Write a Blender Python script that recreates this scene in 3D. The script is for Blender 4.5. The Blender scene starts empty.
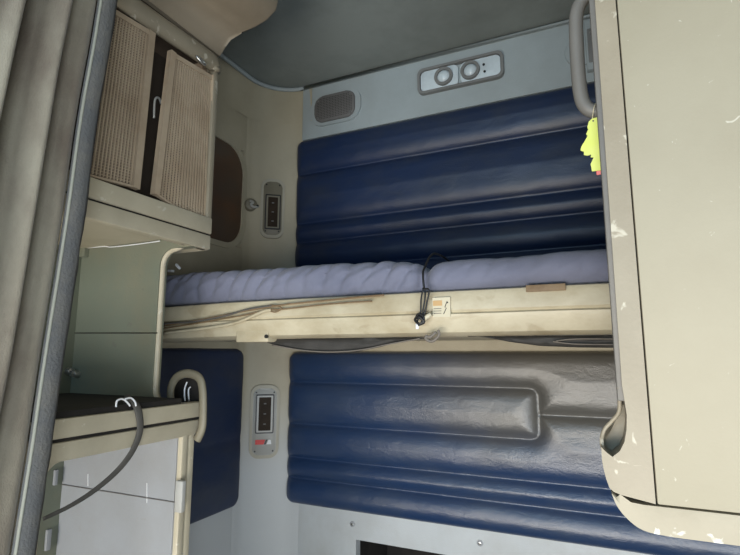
import bpy, bmesh, math, random
import numpy as np
from mathutils import Vector, Matrix, noise
random.seed(4)
S = bpy.context.scene
COL = S.collection
# ------------------------------------------------------------------ camera
FPX, YAW, PITCH = 500.0, math.radians(24.5), math.radians(8.5)
CAM = Vector((0, 0, 1.1))
cd = bpy.data.cameras.new('camera'); cam = bpy.data.objects.new('camera', cd); COL.objects.link(cam)
cd.sensor_width = 36; cd.lens = 36 * FPX / 740; cd.clip_start = 0.02
cam.location = CAM; cam.rotation_euler = (math.pi/2 + PITCH, 0, YAW)
S.camera = cam
# ------------------------------------------------------------------ light
S.view_settings.view_transform = 'Standard'; S.view_settings.look = 'None'
S.view_settings.gamma = 1; S.view_settings.use_curve_mapping = False
S.view_settings.exposure = 0.62
wd = bpy.data.worlds.new('world'); S.world = wd; wd.use_nodes = True
bgn = wd.node_tree.nodes['Background']; bgn.inputs[0].default_value = (0.80, 0.88, 1.0, 1); bgn.inputs[1].default_value = 0.11
def area(name, loc, target, sx, sy, power, colr):
    l = bpy.data.lights.new(name, 'AREA'); l.shape = 'RECTANGLE'; l.size = sx; l.size_y = sy
    l.energy = power; l.color = colr
    o = bpy.data.objects.new(name, l); COL.objects.link(o); o.location = loc
    o.rotation_euler = (Vector(target) - Vector(loc)).to_track_quat('-Z', 'Y').to_euler()
    return o
area('low_warm_light', (-0.50, -1.15, 0.38), (-0.1, 1.2, 0.68), 1.9, 0.75, 44, (1.0, 0.94, 0.84))  # unseen low lamp behind the camera, placed to give the vinyl its sheen
area('cool_fill', (-0.15, -1.3, 1.6), (-0.1, 1.4, 1.7), 1.2, 0.4, 9, (0.46, 0.74, 1.0))  # added cool fill to tint the upper band blue
area('door_daylight', (1.0, -0.75, 0.55), (-0.7, 0.8, 0.75), 0.9, 0.9, 22, (0.86, 0.94, 1.0))
# ------------------------------------------------------------------ maths helpers
fwd = Vector((-math.sin(YAW)*math.cos(PITCH), math.cos(YAW)*math.cos(PITCH), math.sin(PITCH)))
rgt = Vector((math.cos(YAW), math.sin(YAW), 0)); upv = rgt.cross(fwd)
def ray(px, py): return fwd + rgt*((px-370)/FPX) - upv*((py-277.5)/FPX)
def W(px, py, ax, v):
    d = ray(px, py); i = 'xyz'.index(ax); return CAM + d*((v-CAM[i])/d[i])
def frame_matrix(o, rz): return Matrix.Translation(o) @ Matrix.Rotation(rz, 4, 'Z')
def UV(px, py, M):                                  # pixel -> (u, v) on the local plane y = 0 of M
    Mi = M.inverted(); o = Mi @ CAM; d = Mi.to_3x3() @ ray(px, py); t = -o.y/d.y; p = o + d*t
    return (p.x, p.z)
# ------------------------------------------------------------------ materials
def mat(name, col, rough=0.5, var=None, vscale=6, vamt=0.5, bump=0.0, bscale=120, metal=0, spec=0.5, spots=None, sheen=0, stretch=(1,1,1), coat=0, bump2=0, b2scale=20, grad=None):
    m = bpy.data.materials.new(name); m.use_nodes = True; nt = m.node_tree; N = nt.nodes; L = nt.links
    b = N['Principled BSDF']; b.inputs['Base Color'].default_value = (*col, 1); b.inputs['Roughness'].default_value = rough
    b.inputs['Metallic'].default_value = metal; b.inputs['Specular IOR Level'].default_value = spec
    b.inputs['Sheen Weight'].default_value = sheen; b.inputs['Coat Weight'].default_value = coat
    tc = N.new('ShaderNodeTexCoord'); mp = N.new('ShaderNodeMapping'); mp.inputs['Scale'].default_value = stretch
    L.new(tc.outputs['Object'], mp.inputs[0])
    last = None
    if var:
        n = N.new('ShaderNodeTexNoise'); n.inputs['Scale'].default_value = vscale; n.inputs['Detail'].default_value = 6; n.inputs['Roughness'].default_value = 0.65
        L.new(mp.outputs[0], n.inputs[0])
        r = N.new('ShaderNodeValToRGB'); r.color_ramp.elements[0].position = 0.42; r.color_ramp.elements[1].position = 0.72
        r.color_ramp.elements[1].color = (vamt,)*3 + (1,)
        L.new(n.outputs[0], r.inputs[0])
        x = N.new('ShaderNodeMix'); x.data_type = 'RGBA'; x.inputs[6].default_value = (*col, 1); x.inputs[7].default_value = (*var, 1)
        L.new(r.outputs[0], x.inputs[0]); last = x.outputs[2]
    if spots:                                       # small scuffs / specks with their own shape
        sc, th, c2, am = spots
        n2 = N.new('ShaderNodeTexNoise'); n2.inputs['Scale'].default_value = sc; n2.inputs['Detail'].default_value = 4; n2.inputs['Distortion'].default_value = 0.8
        L.new(mp.outputs[0], n2.inputs[0])
        r2 = N.new('ShaderNodeValToRGB'); r2.color_ramp.elements[0].position = th; r2.color_ramp.elements[1].position = th+0.04
        r2.color_ramp.elements[1].color = (am,)*3 + (1,)
        L.new(n2.outputs[0], r2.inputs[0])
        x2 = N.new('ShaderNodeMix'); x2.data_type = 'RGBA'; x2.inputs[7].default_value = (*c2, 1)
        if last: L.new(last, x2.inputs[6])
        else: x2.inputs[6].default_value = (*col, 1)
        L.new(r2.outputs[0], x2.inputs[0]); last = x2.outputs[2]
    if grad:                                        # blend to a second colour by position: (axis, from, to, colour, noise amount, second axis zone)
        gax, ga, gb, gc, gn, g2 = grad
        sx = N.new('ShaderNodeSeparateXYZ'); L.new(tc.outputs['Object'], sx.inputs[0])
        gnz = N.new('ShaderNodeTexNoise'); gnz.inputs['Scale'].default_value = 5; gnz.inputs['Detail'].default_value = 5; L.new(tc.outputs['Object'], gnz.inputs[0])
        def zone(axis, a, c):
            ad = N.new('ShaderNodeMath'); ad.operation = 'MULTIPLY_ADD'; ad.inputs[1].default_value = gn; L.new(gnz.outputs[0], ad.inputs[0]); L.new(sx.outputs['xyz'.index(axis)], ad.inputs[2])
            mr = N.new('ShaderNodeMapRange'); mr.interpolation_type = 'SMOOTHSTEP'; mr.inputs['From Min'].default_value = min(a,c)+gn*.5; mr.inputs['From Max'].default_value = max(a,c)+gn*.5
            if a > c: mr.inputs['To Min'].default_value = 1; mr.inputs['To Max'].default_value = 0
            L.new(ad.outputs[0], mr.inputs['Value']); return mr.outputs[0]
        z = zone(gax, ga, gb)
        if g2:
            z2 = zone(*g2); mu = N.new('ShaderNodeMath'); mu.operation = 'MULTIPLY'; L.new(z, mu.inputs[0]); L.new(z2, mu.inputs[1]); z = mu.outputs[0]
        x3 = N.new('ShaderNodeMix'); x3.data_type = 'RGBA'; x3.inputs[7].default_value = (*gc, 1); L.new(z, x3.inputs[0])
        if last: L.new(last, x3.inputs[6])
        else: x3.inputs[6].default_value = (*col, 1)
        last = x3.outputs[2]
    if last: L.new(last, b.inputs['Base Color'])
    if bump or bump2:
        bn = N.new('ShaderNodeTexNoise'); bn.inputs['Scale'].default_value = bscale; bn.inputs['Detail'].default_value = 3
        L.new(mp.outputs[0], bn.inputs[0])
        bp = N.new('ShaderNodeBump'); bp.inputs['Strength'].default_value = bump; bp.inputs['Distance'].default_value = 0.002
        L.new(bn.outputs[0], bp.inputs['Height']); outn = bp.outputs[0]
        if bump2:
            b2 = N.new('ShaderNodeTexNoise'); b2.inputs['Scale'].default_value = b2scale; b2.inputs['Detail'].default_value = 4; b2.inputs['Distortion'].default_value = 1.2
            L.new(mp.outputs[0], b2.inputs[0])
            bq = N.new('ShaderNodeBump'); bq.inputs['Strength'].default_value = bump2; bq.inputs['Distance'].default_value = 0.006
            L.new(b2.outputs[0], bq.inputs['Height']); L.new(outn, bq.inputs['Normal']); outn = bq.outputs[0]
        L.new(outn, b.inputs['Normal'])
    return m
M_ = dict(
 liner = mat('beige_liner', (0.40,0.355,0.26), 0.55, (0.27,0.225,0.15), 5, 0.7, 0.25, 260, grad=('z',0.95,0.68,(0.52,0.54,0.55),0.06,None)),
 liner_grey = mat('grey_liner', (0.50,0.53,0.55), 0.5, (0.36,0.36,0.34), 4, 0.6, 0.2, 260),
 band = mat('grey_green_liner', (0.35,0.395,0.405), 0.6, (0.28,0.31,0.31), 7, 0.6, 0.2, 260),
 pillar = mat('pillar_liner', (0.44,0.395,0.29), 0.5, (0.33,0.285,0.195), 4, 0.6, 0.2, 260, grad=('z',1.0,0.68,(0.52,0.54,0.55),0.06,None)),
 ceiling = mat('ceiling_fabric', (0.25,0.275,0.26), 0.9, (0.18,0.195,0.185), 4, 0.8, 0.3, 400, spec=0.2),
 strip = mat('brownish_beige_plastic', (0.27,0.238,0.178), 0.5, (0.20,0.17,0.12), 6, 0.7, 0.15, 200, spots=(38,0.64,(0.55,0.52,0.43),0.6)),
 beige = mat('beige_plastic', (0.54,0.485,0.365), 0.42, (0.38,0.33,0.23), 6, 0.6, 0.15, 200, spots=(38,0.66,(0.66,0.63,0.54),0.6)),
 door = mat('cream_panel', (0.285,0.262,0.195), 0.55, (0.245,0.22,0.158), 5, 0.6, 0.08, 300, spots=(70,0.70,(0.62,0.60,0.52),0.5)),
 worn = mat('worn_moulding', (0.285,0.257,0.19), 0.45, (0.225,0.195,0.135), 8, 0.6, 0.3, 60, spots=(34,0.57,(0.66,0.66,0.62),0.8)),
 brown = mat('dusty_brown_plastic', (0.34,0.25,0.175), 0.6, (0.22,0.15,0.10), 9, 0.6, 0.2, 200),
 sage = mat('sage_plastic', (0.175,0.195,0.150), 0.55, (0.235,0.21,0.14), 5, 0.7, 0.2, 200, spots=(26,0.68,(0.16,0.16,0.13),0.6)),
 white = mat('dirty_white_plastic', (0.33,0.345,0.37), 0.5, (0.28,0.28,0.27), 5, 0.6, 0.2, 200, spots=(30,0.68,(0.30,0.30,0.28),0.5)),
 vinyl = mat('navy_vinyl', (0.009,0.022,0.066), 0.42, (0.026,0.034,0.056), 7, 0.8, 0.2, 420, spec=0.6, bump2=0.14, b2scale=17, stretch=(1,1,1.9)),
 vinyl_sheen = mat('dusty_vinyl_painted_sheen', (0.011,0.034,0.098), 0.37, (0.045,0.065,0.105), 5, 0.6, 0.3, 300, spec=1.0, bump2=0.22, b2scale=22, stretch=(1,1,1.8), grad=('z',0.78,0.93,(0.088,0.083,0.074),0.14,('x',-0.70,-0.15))),  # grad paints a warm grey reflection into the navy colour
 seam = mat('navy_piping', (0.03,0.05,0.11), 0.4),
 frame = mat('cream_bunk_rail', (0.51,0.455,0.33), 0.45, (0.33,0.265,0.16), 7, 0.85, 0.2, 160, spots=(9,0.58,(0.30,0.23,0.14),0.35), stretch=(1,1,1.5)),
 fabric = mat('lavender_cotton', (0.165,0.174,0.236), 0.85, (0.115,0.122,0.176), 8, 0.6, 0.4, 600, spec=0.2, sheen=0.2),
 foam = mat('black_strap', (0.028,0.026,0.024), 0.7, (0.06,0.055,0.05), 14, 0.6, 0.3, 300),
 strapline = mat('grey_strap_edge', (0.16,0.14,0.12), 0.7),
 black = mat('black_plastic', (0.012,0.012,0.013), 0.45),
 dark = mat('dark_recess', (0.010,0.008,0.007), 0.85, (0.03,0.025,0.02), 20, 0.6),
 screen = mat('brown_screen', (0.030,0.020,0.013), 0.6, (0.06,0.04,0.025), 30, 0.5, spec=0.15),
 grey = mat('grey_plastic', (0.20,0.20,0.195), 0.5, (0.15,0.15,0.14), 8, 0.5, 0.15, 200),
 plate = mat('grey_switch_plate', (0.42,0.42,0.40), 0.42, (0.34,0.32,0.27), 8, 0.5),
 plate_beige = mat('olive_switch_plate', (0.20,0.18,0.13), 0.5, (0.15,0.13,0.09), 8, 0.5),
 grille = mat('grey_grille', (0.15,0.145,0.14), 0.6, (0.10,0.095,0.09), 12, 0.5, 0.6, 700),
 metal = mat('steel', (0.55,0.55,0.54), 0.3, metal=0.9),
 chrome = mat('chrome', (0.72,0.77,0.80), 0.18, metal=1.0),
 handle = mat('grey_handle', (0.155,0.15,0.14), 0.5, (0.12,0.115,0.105), 12, 0.5, 0.2, 200),
 lens = mat('milky_lens', (0.62,0.70,0.74), 0.25, (0.45,0.50,0.52), 20, 0.6),
 yellow = mat('yellow_card', (0.66,0.74,0.16), 0.6, (0.70,0.74,0.28), 30, 0.5),
 pink = mat('pink_card', (0.75,0.22,0.22), 0.6),
 paper = mat('cream_paper', (0.56,0.51,0.38), 0.7),
 orange = mat('orange_print', (0.50,0.32,0.15), 0.7),
 red = mat('red_print', (0.65,0.03,0.025), 0.5),
 whitep = mat('white_print', (0.85,0.86,0.88), 0.5),
 curtain = mat('grey_curtain', (0.27,0.25,0.20), 0.9, (0.13,0.10,0.08), 9, 0.9, 0.5, 500, spec=0.2, sheen=0.3, stretch=(1,1,0.5)),
 border = mat('dusty_grey_border', (0.13,0.135,0.14), 0.9, (0.20,0.19,0.17), 30, 0.7, 0.7, 260, spec=0.2),
 welt = mat('pale_welt', (0.36,0.37,0.32), 0.8),
 wood = mat('brown_tape', (0.16,0.10,0.05), 0.6, (0.30,0.22,0.13), 30, 0.6),
 glassb = mat('brown_window', (0.085,0.058,0.038), 0.3, (0.12,0.06,0.03), 9, 0.9),
 web = mat('grey_webbing', (0.085,0.080,0.072), 0.75, (0.12,0.11,0.10), 20, 0.6),
 console = mat('brown_beige_console', (0.27,0.225,0.165), 0.6, (0.19,0.155,0.11), 6, 0.7),
 bezel = mat('pale_bezel', (0.42,0.39,0.31), 0.5, (0.32,0.29,0.22), 8, 0.5),
 mesh = mat('dusty_mesh', (0.45,0.36,0.26), 0.6, (0.28,0.20,0.13), 9, 0.7),
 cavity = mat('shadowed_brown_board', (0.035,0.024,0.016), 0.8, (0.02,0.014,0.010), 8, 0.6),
 floorm = mat('rubber_floor', (0.09,0.09,0.09), 0.8, (0.05,0.05,0.05), 8, 0.6),
)
# ------------------------------------------------------------------ mesh helpers
def obj(name, bm, m, parent=None, smooth=False, M=None, angle=None):
    me = bpy.data.meshes.new(name)
    bmesh.ops.recalc_face_normals(bm, faces=bm.faces)
    bm.to_mesh(me); bm.free()
    o = bpy.data.objects.new(name, me); COL.objects.link(o); me.materials.append(M_[m] if isinstance(m, str) else m)
    if smooth:
        for p in me.polygons: p.use_smooth = True
        if angle:
            me.set_sharp_from_angle(angle=math.radians(angle))
    if parent: o.parent = parent
    elif M: o.matrix_world = M
    return o
def tag(o, label, cat, group=None):
    o['label'] = label; o['category'] = cat
    if group: o['group'] = group
    return o
def struct(o): o['kind'] = 'structure'; return o
def thing(name, label, cat, loc=(0,0,0), rz=0, group=None):
    o = bpy.data.objects.new(name, None); COL.objects.link(o); o.location = loc; o.rotation_euler = (0,0,rz)
    o.empty_display_size = 0.05
    return tag(o, label, cat, group)
def B(bm, x0,x1,y0,y1,z0,z1, bev=0, seg=2):
    r = bmesh.ops.create_cube(bm, size=1)['verts']
    for v in r: v.co = Vector(((x0+x1)/2+v.co.x*(x1-x0), (y0+y1)/2+v.co.y*(y1-y0), (z0+z1)/2+v.co.z*(z1-z0)))
    if bev:
        es = {e for v in r for e in v.link_edges}
        bmesh.ops.bevel(bm, geom=list(es), offset=bev, segments=seg, affect='EDGES', profile=0.5)
    return bm
def NB(): return bmesh.new()
def box(name, x0,x1,y0,y1,z0,z1, m, parent=None, bev=0, seg=2, smooth=False): return obj(name, B(NB(),x0,x1,y0,y1,z0,z1,bev,seg), m, parent, smooth=bool(bev), angle=40)
def tube(bm, pts, r, n=10, closed=False, flat=None):
    """round (or elliptical: flat=(a,b,axis)) sweep; r number or list"""
    pts = [Vector(p) for p in pts]; k = len(pts)
    rs = r if isinstance(r, (list, tuple)) else [r]*k
    rings = []; ref = None
    for i, p in enumerate(pts):
        a = pts[(i-1) % k] if (closed or i) else p; b = pts[(i+1) % k] if (closed or i < k-1) else p
        t = (b-a).normalized()
        if ref is None:
            ref = Vector((0,0,1)) if abs(t.z) < 0.9 else Vector((1,0,0))
            if flat: ref = Vector(flat[2])
        u = (ref - t*ref.dot(t)).normalized(); ref = u if not flat else ref; w = t.cross(u)
        fa, fb = (flat[0], flat[1]) if flat else (1, 1)
        rings.append([bm.verts.new(p + u*math.cos(2*math.pi*j/n)*rs[i]*fa + w*math.sin(2*math.pi*j/n)*rs[i]*fb) for j in range(n)])
    m = k if closed else k-1
    for i in range(m):
        A, C = rings[i], rings[(i+1) % k]
        for j in range(n): bm.faces.new((A[j], A[(j+1)%n], C[(j+1)%n], C[j]))
    if not closed:
        bm.faces.new(rings[0]); bm.faces.new(rings[-1][::-1])
    return bm
def spline(pts, n=8, closed=False):
    pts = [Vector(p) for p in pts]; k = len(pts); out = []
    for i in range(k if closed else k-1):
        g = lambda j: pts[j % k] if closed else pts[max(0, min(k-1, j))]
        p0, p1, p2, p3 = g(i-1), g(i), g(i+1), g(i+2)
        for s in range(n):
            t = s/n
            out.append(0.5*((2*p1) + (p2-p0)*t + (2*p0-5*p1+4*p2-p3)*t*t + (3*p1-p0-3*p2+p3)*t**3))
    if not closed: out.append(pts[-1])
    return out
def rr(u0,u1,v0,v1,r,n=7):
    out = []
    for cx, cy, a in ((u1-r,v1-r,0),(u0+r,v1-r,90),(u0+r,v0+r,180),(u1-r,v0+r,270)):
        for i in range(n+1):
            t = math.radians(a+90*i/n); out.append((cx+r*math.cos(t), cy+r*math.sin(t)))
    return out
def ax3(p, d, axis):
    return (p[0], d, p[1]) if axis == 'y' else ((d, p[0], p[1]) if axis == 'x' else (p[0], p[1], d))
def prism(bm, poly, d0, d1, axis='y', bev=0, seg=2, front_only=None):
    a = [bm.verts.new(ax3(p, d0, axis)) for p in poly]; b = [bm.verts.new(ax3(p, d1, axis)) for p in poly]
    n = len(poly); f0 = bm.faces.new(a); f1 = bm.faces.new(b[::-1]); sides = []
    for i in range(n): sides.append(bm.faces.new((a[i], b[i], b[(i+1)%n], a[(i+1)%n])))
    if bev:
        es = list(f0.edges) if front_only == 0 else (list(f1.edges) if front_only == 1 else list(f0.edges)+list(f1.edges))
        bmesh.ops.bevel(bm, geom=es, offset=bev, segments=seg, affect='EDGES', profile=0.5)
    return bm
def ringp(bm, outer, inner, d0, d1, axis='y'):
    n = len(outer); V = lambda L, d: [bm.verts.new(ax3(p, d, axis)) for p in L]
    o0, i0, o1, i1 = V(outer,d0), V(inner,d0), V(outer,d1), V(inner,d1)
    for i in range(n):
        j = (i+1) % n
        bm.faces.new((o0[i],o0[j],i0[j],i0[i])); bm.faces.new((o1[i],o1[j],i1[j],i1[i]))
        bm.faces.new((o0[i],o0[j],o1[j],o1[i])); bm.faces.new((i0[i],i0[j],i1[j],i1[i]))
    return bm
def disc(bm, u, v, r, d0, d1, axis='y', n=20, bev=0, front_only=0):
    return prism(bm, [(u+r*math.cos(2*math.pi*i/n), v+r*math.sin(2*math.pi*i/n)) for i in range(n)], d0, d1, axis, bev, 2, front_only)
def dome(bm, u, v, r, depth, base=0, n=20, k=6):
    prev = None
    for i in range(k+1):
        t = math.pi/2*i/k; rad = r*math.cos(t); dy = base-depth*math.sin(t)
        if i == k: 
            c = bm.verts.new((u, dy, v))
            for j in range(n): bm.faces.new((prev[j], prev[(j+1)%n], c))
        else:
            cur = [bm.verts.new((u+rad*math.cos(2*math.pi*j/n), dy, v+rad*math.sin(2*math.pi*j/n))) for j in range(n)]
            if prev:
                for j in range(n): bm.faces.new((prev[j], prev[(j+1)%n], cur[(j+1)%n], cur[j]))
            prev = cur
    return bm
# ------------------------------------------------------------------ the cab shell
BY, SX, ZC, ZF = 1.48, -1.10, 2.07, 0.20
YF = -0.55
# back wall: the plastic liner in three bands, with the dark locker opening at the bottom
OPX, OPZ = -0.722, 0.528
BACK = frame_matrix(Vector((0, BY, 0)), 0)
bm = NB(); B(bm, -1.02, 1.10, BY, BY+0.03, 0.95, 1.872); B(bm, -1.02, OPX, BY, BY+0.03, ZF, 0.95); B(bm, OPX, 1.10, BY, BY+0.03, OPZ, 0.95)
B(bm, 0.75, 1.10, BY, BY+0.03, ZF, OPZ)
struct(obj('wall_back', bm, 'liner_grey'))
# beige upper half of the back liner and the blue-grey band above the padding
struct(box('trim_1', -1.0, 1.10, BY-0.004, BY, 0.99, 1.86, 'liner'))
struct(obj('trim_2', B(NB(), -0.94, 1.10, BY-0.012, BY+0.03, 1.862, ZC-0.002), 'band'))
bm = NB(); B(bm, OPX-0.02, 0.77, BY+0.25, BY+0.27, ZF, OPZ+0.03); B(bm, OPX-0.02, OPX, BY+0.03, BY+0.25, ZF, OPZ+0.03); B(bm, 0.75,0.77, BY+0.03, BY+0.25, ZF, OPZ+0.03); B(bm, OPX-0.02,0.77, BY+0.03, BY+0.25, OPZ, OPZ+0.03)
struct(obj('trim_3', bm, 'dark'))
# fine vertical joint on the lower liner
g = UV(293.5, 505, BACK)[0]
struct(box('trim_4', g-0.0012, g+0.0012, BY-0.0012, BY, ZF, 0.612, 'grille'))
# left wall with side window hole
WN = [UV(*p, frame_matrix(Vector((SX,0,0)), math.pi/2)) for p in ((203,148),(243,160),(244,240),(224,252))]
LEFT = frame_matrix(Vector((SX, 0, 0)), math.pi/2)
wy0, wy1, wz0, wz1 = 1.05, 1.345, 1.452, 1.80
bm = NB()
for a,b,c,d in ((YF,wy0,ZF,ZC+.03),(wy1,BY+.03,ZF,ZC+.03),(wy0,wy1,ZF,wz0),(wy0,wy1,wz1,ZC+.03)): B(bm, SX-0.03, SX, a, b, c, d)
struct(obj('wall_left', bm, 'pillar'))
struct(box('wall_right', 1.10, 1.13, YF, BY+.03, ZF, ZC+.03, 'liner'))
struct(box('floor', SX-.03, 1.13, YF, BY+.03, ZF-.03, ZF, 'floorm'))
struct(box('ceiling', SX-.03, 1.13, YF, BY+.03, ZC, ZC+.03, 'ceiling'))
# side window: rounded frame with brown pane
w = struct(obj('window_1', ringp(NB(), rr(wy0-.010,wy1+.016,wz0-.014,wz1+.014,0.10), rr(wy0+.004,wy1-.004,wz0+.004,wz1-.004,0.085), SX-0.03, SX+0.005, 'x'), 'pillar', smooth=True, angle=40))
obj('window_pane', prism(NB(), rr(wy0+.003,wy1-.003,wz0+.003,wz1-.003,0.085), SX-0.006, SX-0.001, 'x'), 'glassb', w)
# corner pillar, diagonal between the two walls and rolling into both
PA, PB_ = Vector((SX, 1.345, 0)), Vector((-0.955, BY, 0))
prof = spline([(SX+.0005,1.352,0),(SX+.004,1.362,0),(SX+.016,1.386,0),(-1.036,1.424,0),(-0.990,1.458,0),(-0.962,1.472,0),(-0.93,BY-.0015,0)], 6)
bm = NB(); rows = []
for i in range(41):
    z = ZF+(ZC-ZF)*i/40; rows.append([bm.verts.new((p.x, p.y, z)) for p in prof] )
for i in range(40):
    for j in range(len(prof)-1): bm.faces.new((rows[i][j],rows[i][j+1],rows[i+1][j+1],rows[i+1][j]))
# close behind
bk = [[bm.verts.new((SX+.0005, BY-.001, z)), ] for z in (ZF, ZC)]
bm.faces.new([*rows[0], bk[0][0]]); bm.faces.new([*rows[-1][::-1], bk[1][0]])
bm.faces.new([r[0] for r in rows][::-1] + [bk[0][0], bk[1][0]]); bm.faces.new([r[-1] for r in rows] + [bk[1][0], bk[0][0]])
struct(obj('trim_5', bm, 'pillar', smooth=True, angle=50))
# pale lip round the ceiling lining, rounded at the corner
lip = [(1.09, BY-0.016), (-0.95, BY-0.016)]
for i in range(9):
    t = math.radians(90+90*i/8); lip.append((-0.93+0.14*math.cos(t), 1.324+0.14*math.sin(t)))
lip += [(SX+0.03, 1.2), (SX+0.03, YF)]
def lipseg():
    bm = NB()
    tube(bm, [(x, y, ZC-0.008) for x, y in lip], 0.0075, 8)
    return bm
struct(obj('trim_6', lipseg(), 'band', smooth=True))
# corner filler of the liner just under the ceiling (rounded inside corner)
bm = NB(); poly = [(-1.099, BY-.002), (-1.099, 1.15)]
arc = [(SX+.002,1.15)] + [( -0.93+0.148*math.cos(math.radians(180-90*i/8)), 1.324+0.148*math.sin(math.radians(180-90*i/8))) for i in range(9)] + [(-0.90, BY-.0165)]
low = [(SX+.001,1.15)] + [(p.x,p.y) for p in [Vector((SX+.001,1.28)),Vector((SX+.005,1.345)),Vector((SX+.02,1.385)),Vector((-1.06,1.405)),Vector((-1.036,1.424)),Vector((-1.01,1.444)),Vector((-0.985,1.458)),Vector((-0.955,1.472)),Vector((-0.93,BY-.004))]] + [(-0.90, BY-.0135)]
ks = 7; rws = []
for k in range(ks+1):
    t = k/ks; s = t*t
    rws.append([bm.verts.new((low[i][0]*(1-s)+arc[i][0]*s, low[i][1]*(1-s)+arc[i][1]*s, 1.93+(ZC-0.001-1.93)*t)) for i in range(len(arc))])
for k in range(ks):
    for j in range(len(arc)-1): bm.faces.new((rws[k][j],rws[k][j+1],rws[k+1][j+1],rws[k+1][j]))
struct(obj('trim_7', bm, 'pillar', smooth=True))
# ------------------------------------------------------------------ padded vinyl wall panels
def seglist(polys):
    A = []
    for pl in polys:
        for a, b in zip(pl[:-1], pl[1:]): A.append((a[0],a[1],b[0],b[1]))
    return np.array(A) if A else np.zeros((0,4))
def padded(name, M, u0,u1,v0,v1, r, seams, label, H=0.026, base=0.010, wd_=0.046, nu=300, nv=130, belly=0.35, cat='wall panel', m='vinyl'):
    segs = seglist(seams)
    us = []
    nc = 10
    for i in range(nc): us.append(u0 + r*(1-math.cos(math.pi/2*i/nc)))
    for i in range(nu+1): us.append(u0+r+(u1-u0-2*r)*i/nu)
    for i in range(1,nc+1): us.append(u1-r+r*math.sin(math.pi/2*i/nc))
    bm = NB(); G = []
    for u in us:
        du = min(u-u0, u1-u); ins = 0 if du >= r else r-math.sqrt(max(0, r*r-(r-du)**2))
        G.append([(u, v0+ins+(v1-v0-2*ins)*j/nv) for j in range(nv+1)])
    P = np.array(G).reshape(-1, 2)
    # signed distance to rounded rectangle edge
    qx = np.abs(P[:,0]-(u0+u1)/2)-(u1-u0)/2+r; qy = np.abs(P[:,1]-(v0+v1)/2)-(v1-v0)/2+r
    de = -(np.hypot(np.maximum(qx,0), np.maximum(qy,0))+np.minimum(np.maximum(qx,qy),0)-r)
    d = np.maximum(de, 0)*1.15
    ds = np.full(len(P), 9.)
    for s in segs:
        a = s[:2]; b = s[2:]; ab = b-a; t = np.clip(((P-a)@ab)/(ab@ab), 0, 1)
        ds = np.minimum(ds, np.hypot(*(P-(a+t[:,None]*ab)).T))
    def pil(x, w): x = np.clip(x/w, 0, 1); return np.sqrt(1-(1-x)**2)
    h = base*pil(d, 0.012) + H*pil(d, wd_)*(0.12+0.88*pil(ds, wd_)) + belly*H*np.clip(np.minimum(d,ds)/0.10,0,1)
    h += 0.0022*np.exp(-(ds/0.0022)**2)
    h = h.reshape(len(us), nv+1)
    vs = [[bm.verts.new((G[i][j][0], -float(h[i][j]) - 0.0012*noise.noise(Vector((G[i][j][0]*14, G[i][j][1]*22, 3))), G[i][j][1])) for j in range(nv+1)] for i in range(len(us))]
    for i in range(len(us)-1):
        for j in range(nv): bm.faces.new((vs[i][j], vs[i+1][j], vs[i+1][j+1], vs[i][j+1]))
    o = obj(name, bm, m, smooth=True, M=M)
    return tag(o, label, cat)
def L(*pts): return [UV(x, y, BACK) for x, y in pts]
M0 = frame_matrix(Vector((0, BY-0.004, 0)), 0)
def level(pts, ua, ub):     # straight horizontal seam at the mean height of the given picture points
    v = sum(UV(x, y, BACK)[1] for x, y in pts)/len(pts); return [(ua, v), (ub, v)]
A_, C_ = -0.97, 1.0
padded('padded_wall_panel', M0, -0.955, 1.0, 1.29, 1.856, 0.03,
       [level([(445,153.5),(582,131)],A_,C_), level([(445,208),(600,191)],A_,C_), level([(445,229),(602,215)],A_,C_), level([(445,258),(606,247)],A_,C_)],
       'large navy quilted vinyl panel on the back wall above the bunk mattress')
uR = UV(539.6,412,BACK)[0]; vT = UV(450,385.5,BACK)[1]; vB = UV(450,432.5,BACK)[1]; rc = 0.022
inner = [(A_,vT),(uR-rc,vT)] + [(uR-rc+rc*math.cos(math.radians(90-15*i)), vT-rc+rc*math.sin(math.radians(90-15*i))) for i in range(1,6)] + [(uR,vT-rc),(uR,vB+rc)] + [(uR-rc+rc*math.cos(math.radians(-15*i)), vB+rc+rc*math.sin(math.radians(-15*i))) for i in range(1,6)] + [(uR-rc,vB),(A_,vB)]
vM = UV(539.6,413.5,BACK)[1]
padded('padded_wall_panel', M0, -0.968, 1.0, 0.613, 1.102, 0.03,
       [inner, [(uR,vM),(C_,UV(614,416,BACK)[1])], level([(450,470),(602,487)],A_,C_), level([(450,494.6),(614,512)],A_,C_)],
       'navy quilted vinyl panel below the bunk with a rounded rectangular stitched seam', wd_=0.042, m='vinyl_sheen')
ML = frame_matrix(Vector((SX, 0, 0)), math.pi/2)
padded('padded_wall_panel', ML, 0.86, 1.372, 0.612, 1.112, 0.035, [[(0.8,0.82),(1.45,0.82)]],
       'small dark navy vinyl panel on the left side wall beside the corner pillar', H=0.008, base=0.010, nu=80, nv=80)
# screws in the lower liner
for (px, py), lab in (((352.5,524),'small screw in the lower wall above the corner of the dark opening'), ((480,543),'small screw in the lower wall under the quilted panel, right of the other')):
    u, v = UV(px, py, BACK)
    t = thing('screw', lab, 'screw', (u, BY, v)); t['group'] = 'screws in the lower wall'
    obj('washer', disc(NB(), 0,0,0.0085,-0.003,0,bev=0.0012), 'white', t, smooth=True, angle=50)
    bm = NB(); disc(bm, 0,0,0.0045,-0.0052,-0.003,bev=0.001); obj('screw_head', bm, 'metal', t, smooth=True, angle=50)
    bm = NB(); B(bm, -0.003,0.003,-0.0056,-0.005,-0.0006,0.0006); obj('slot', bm, 'black', t)
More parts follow.
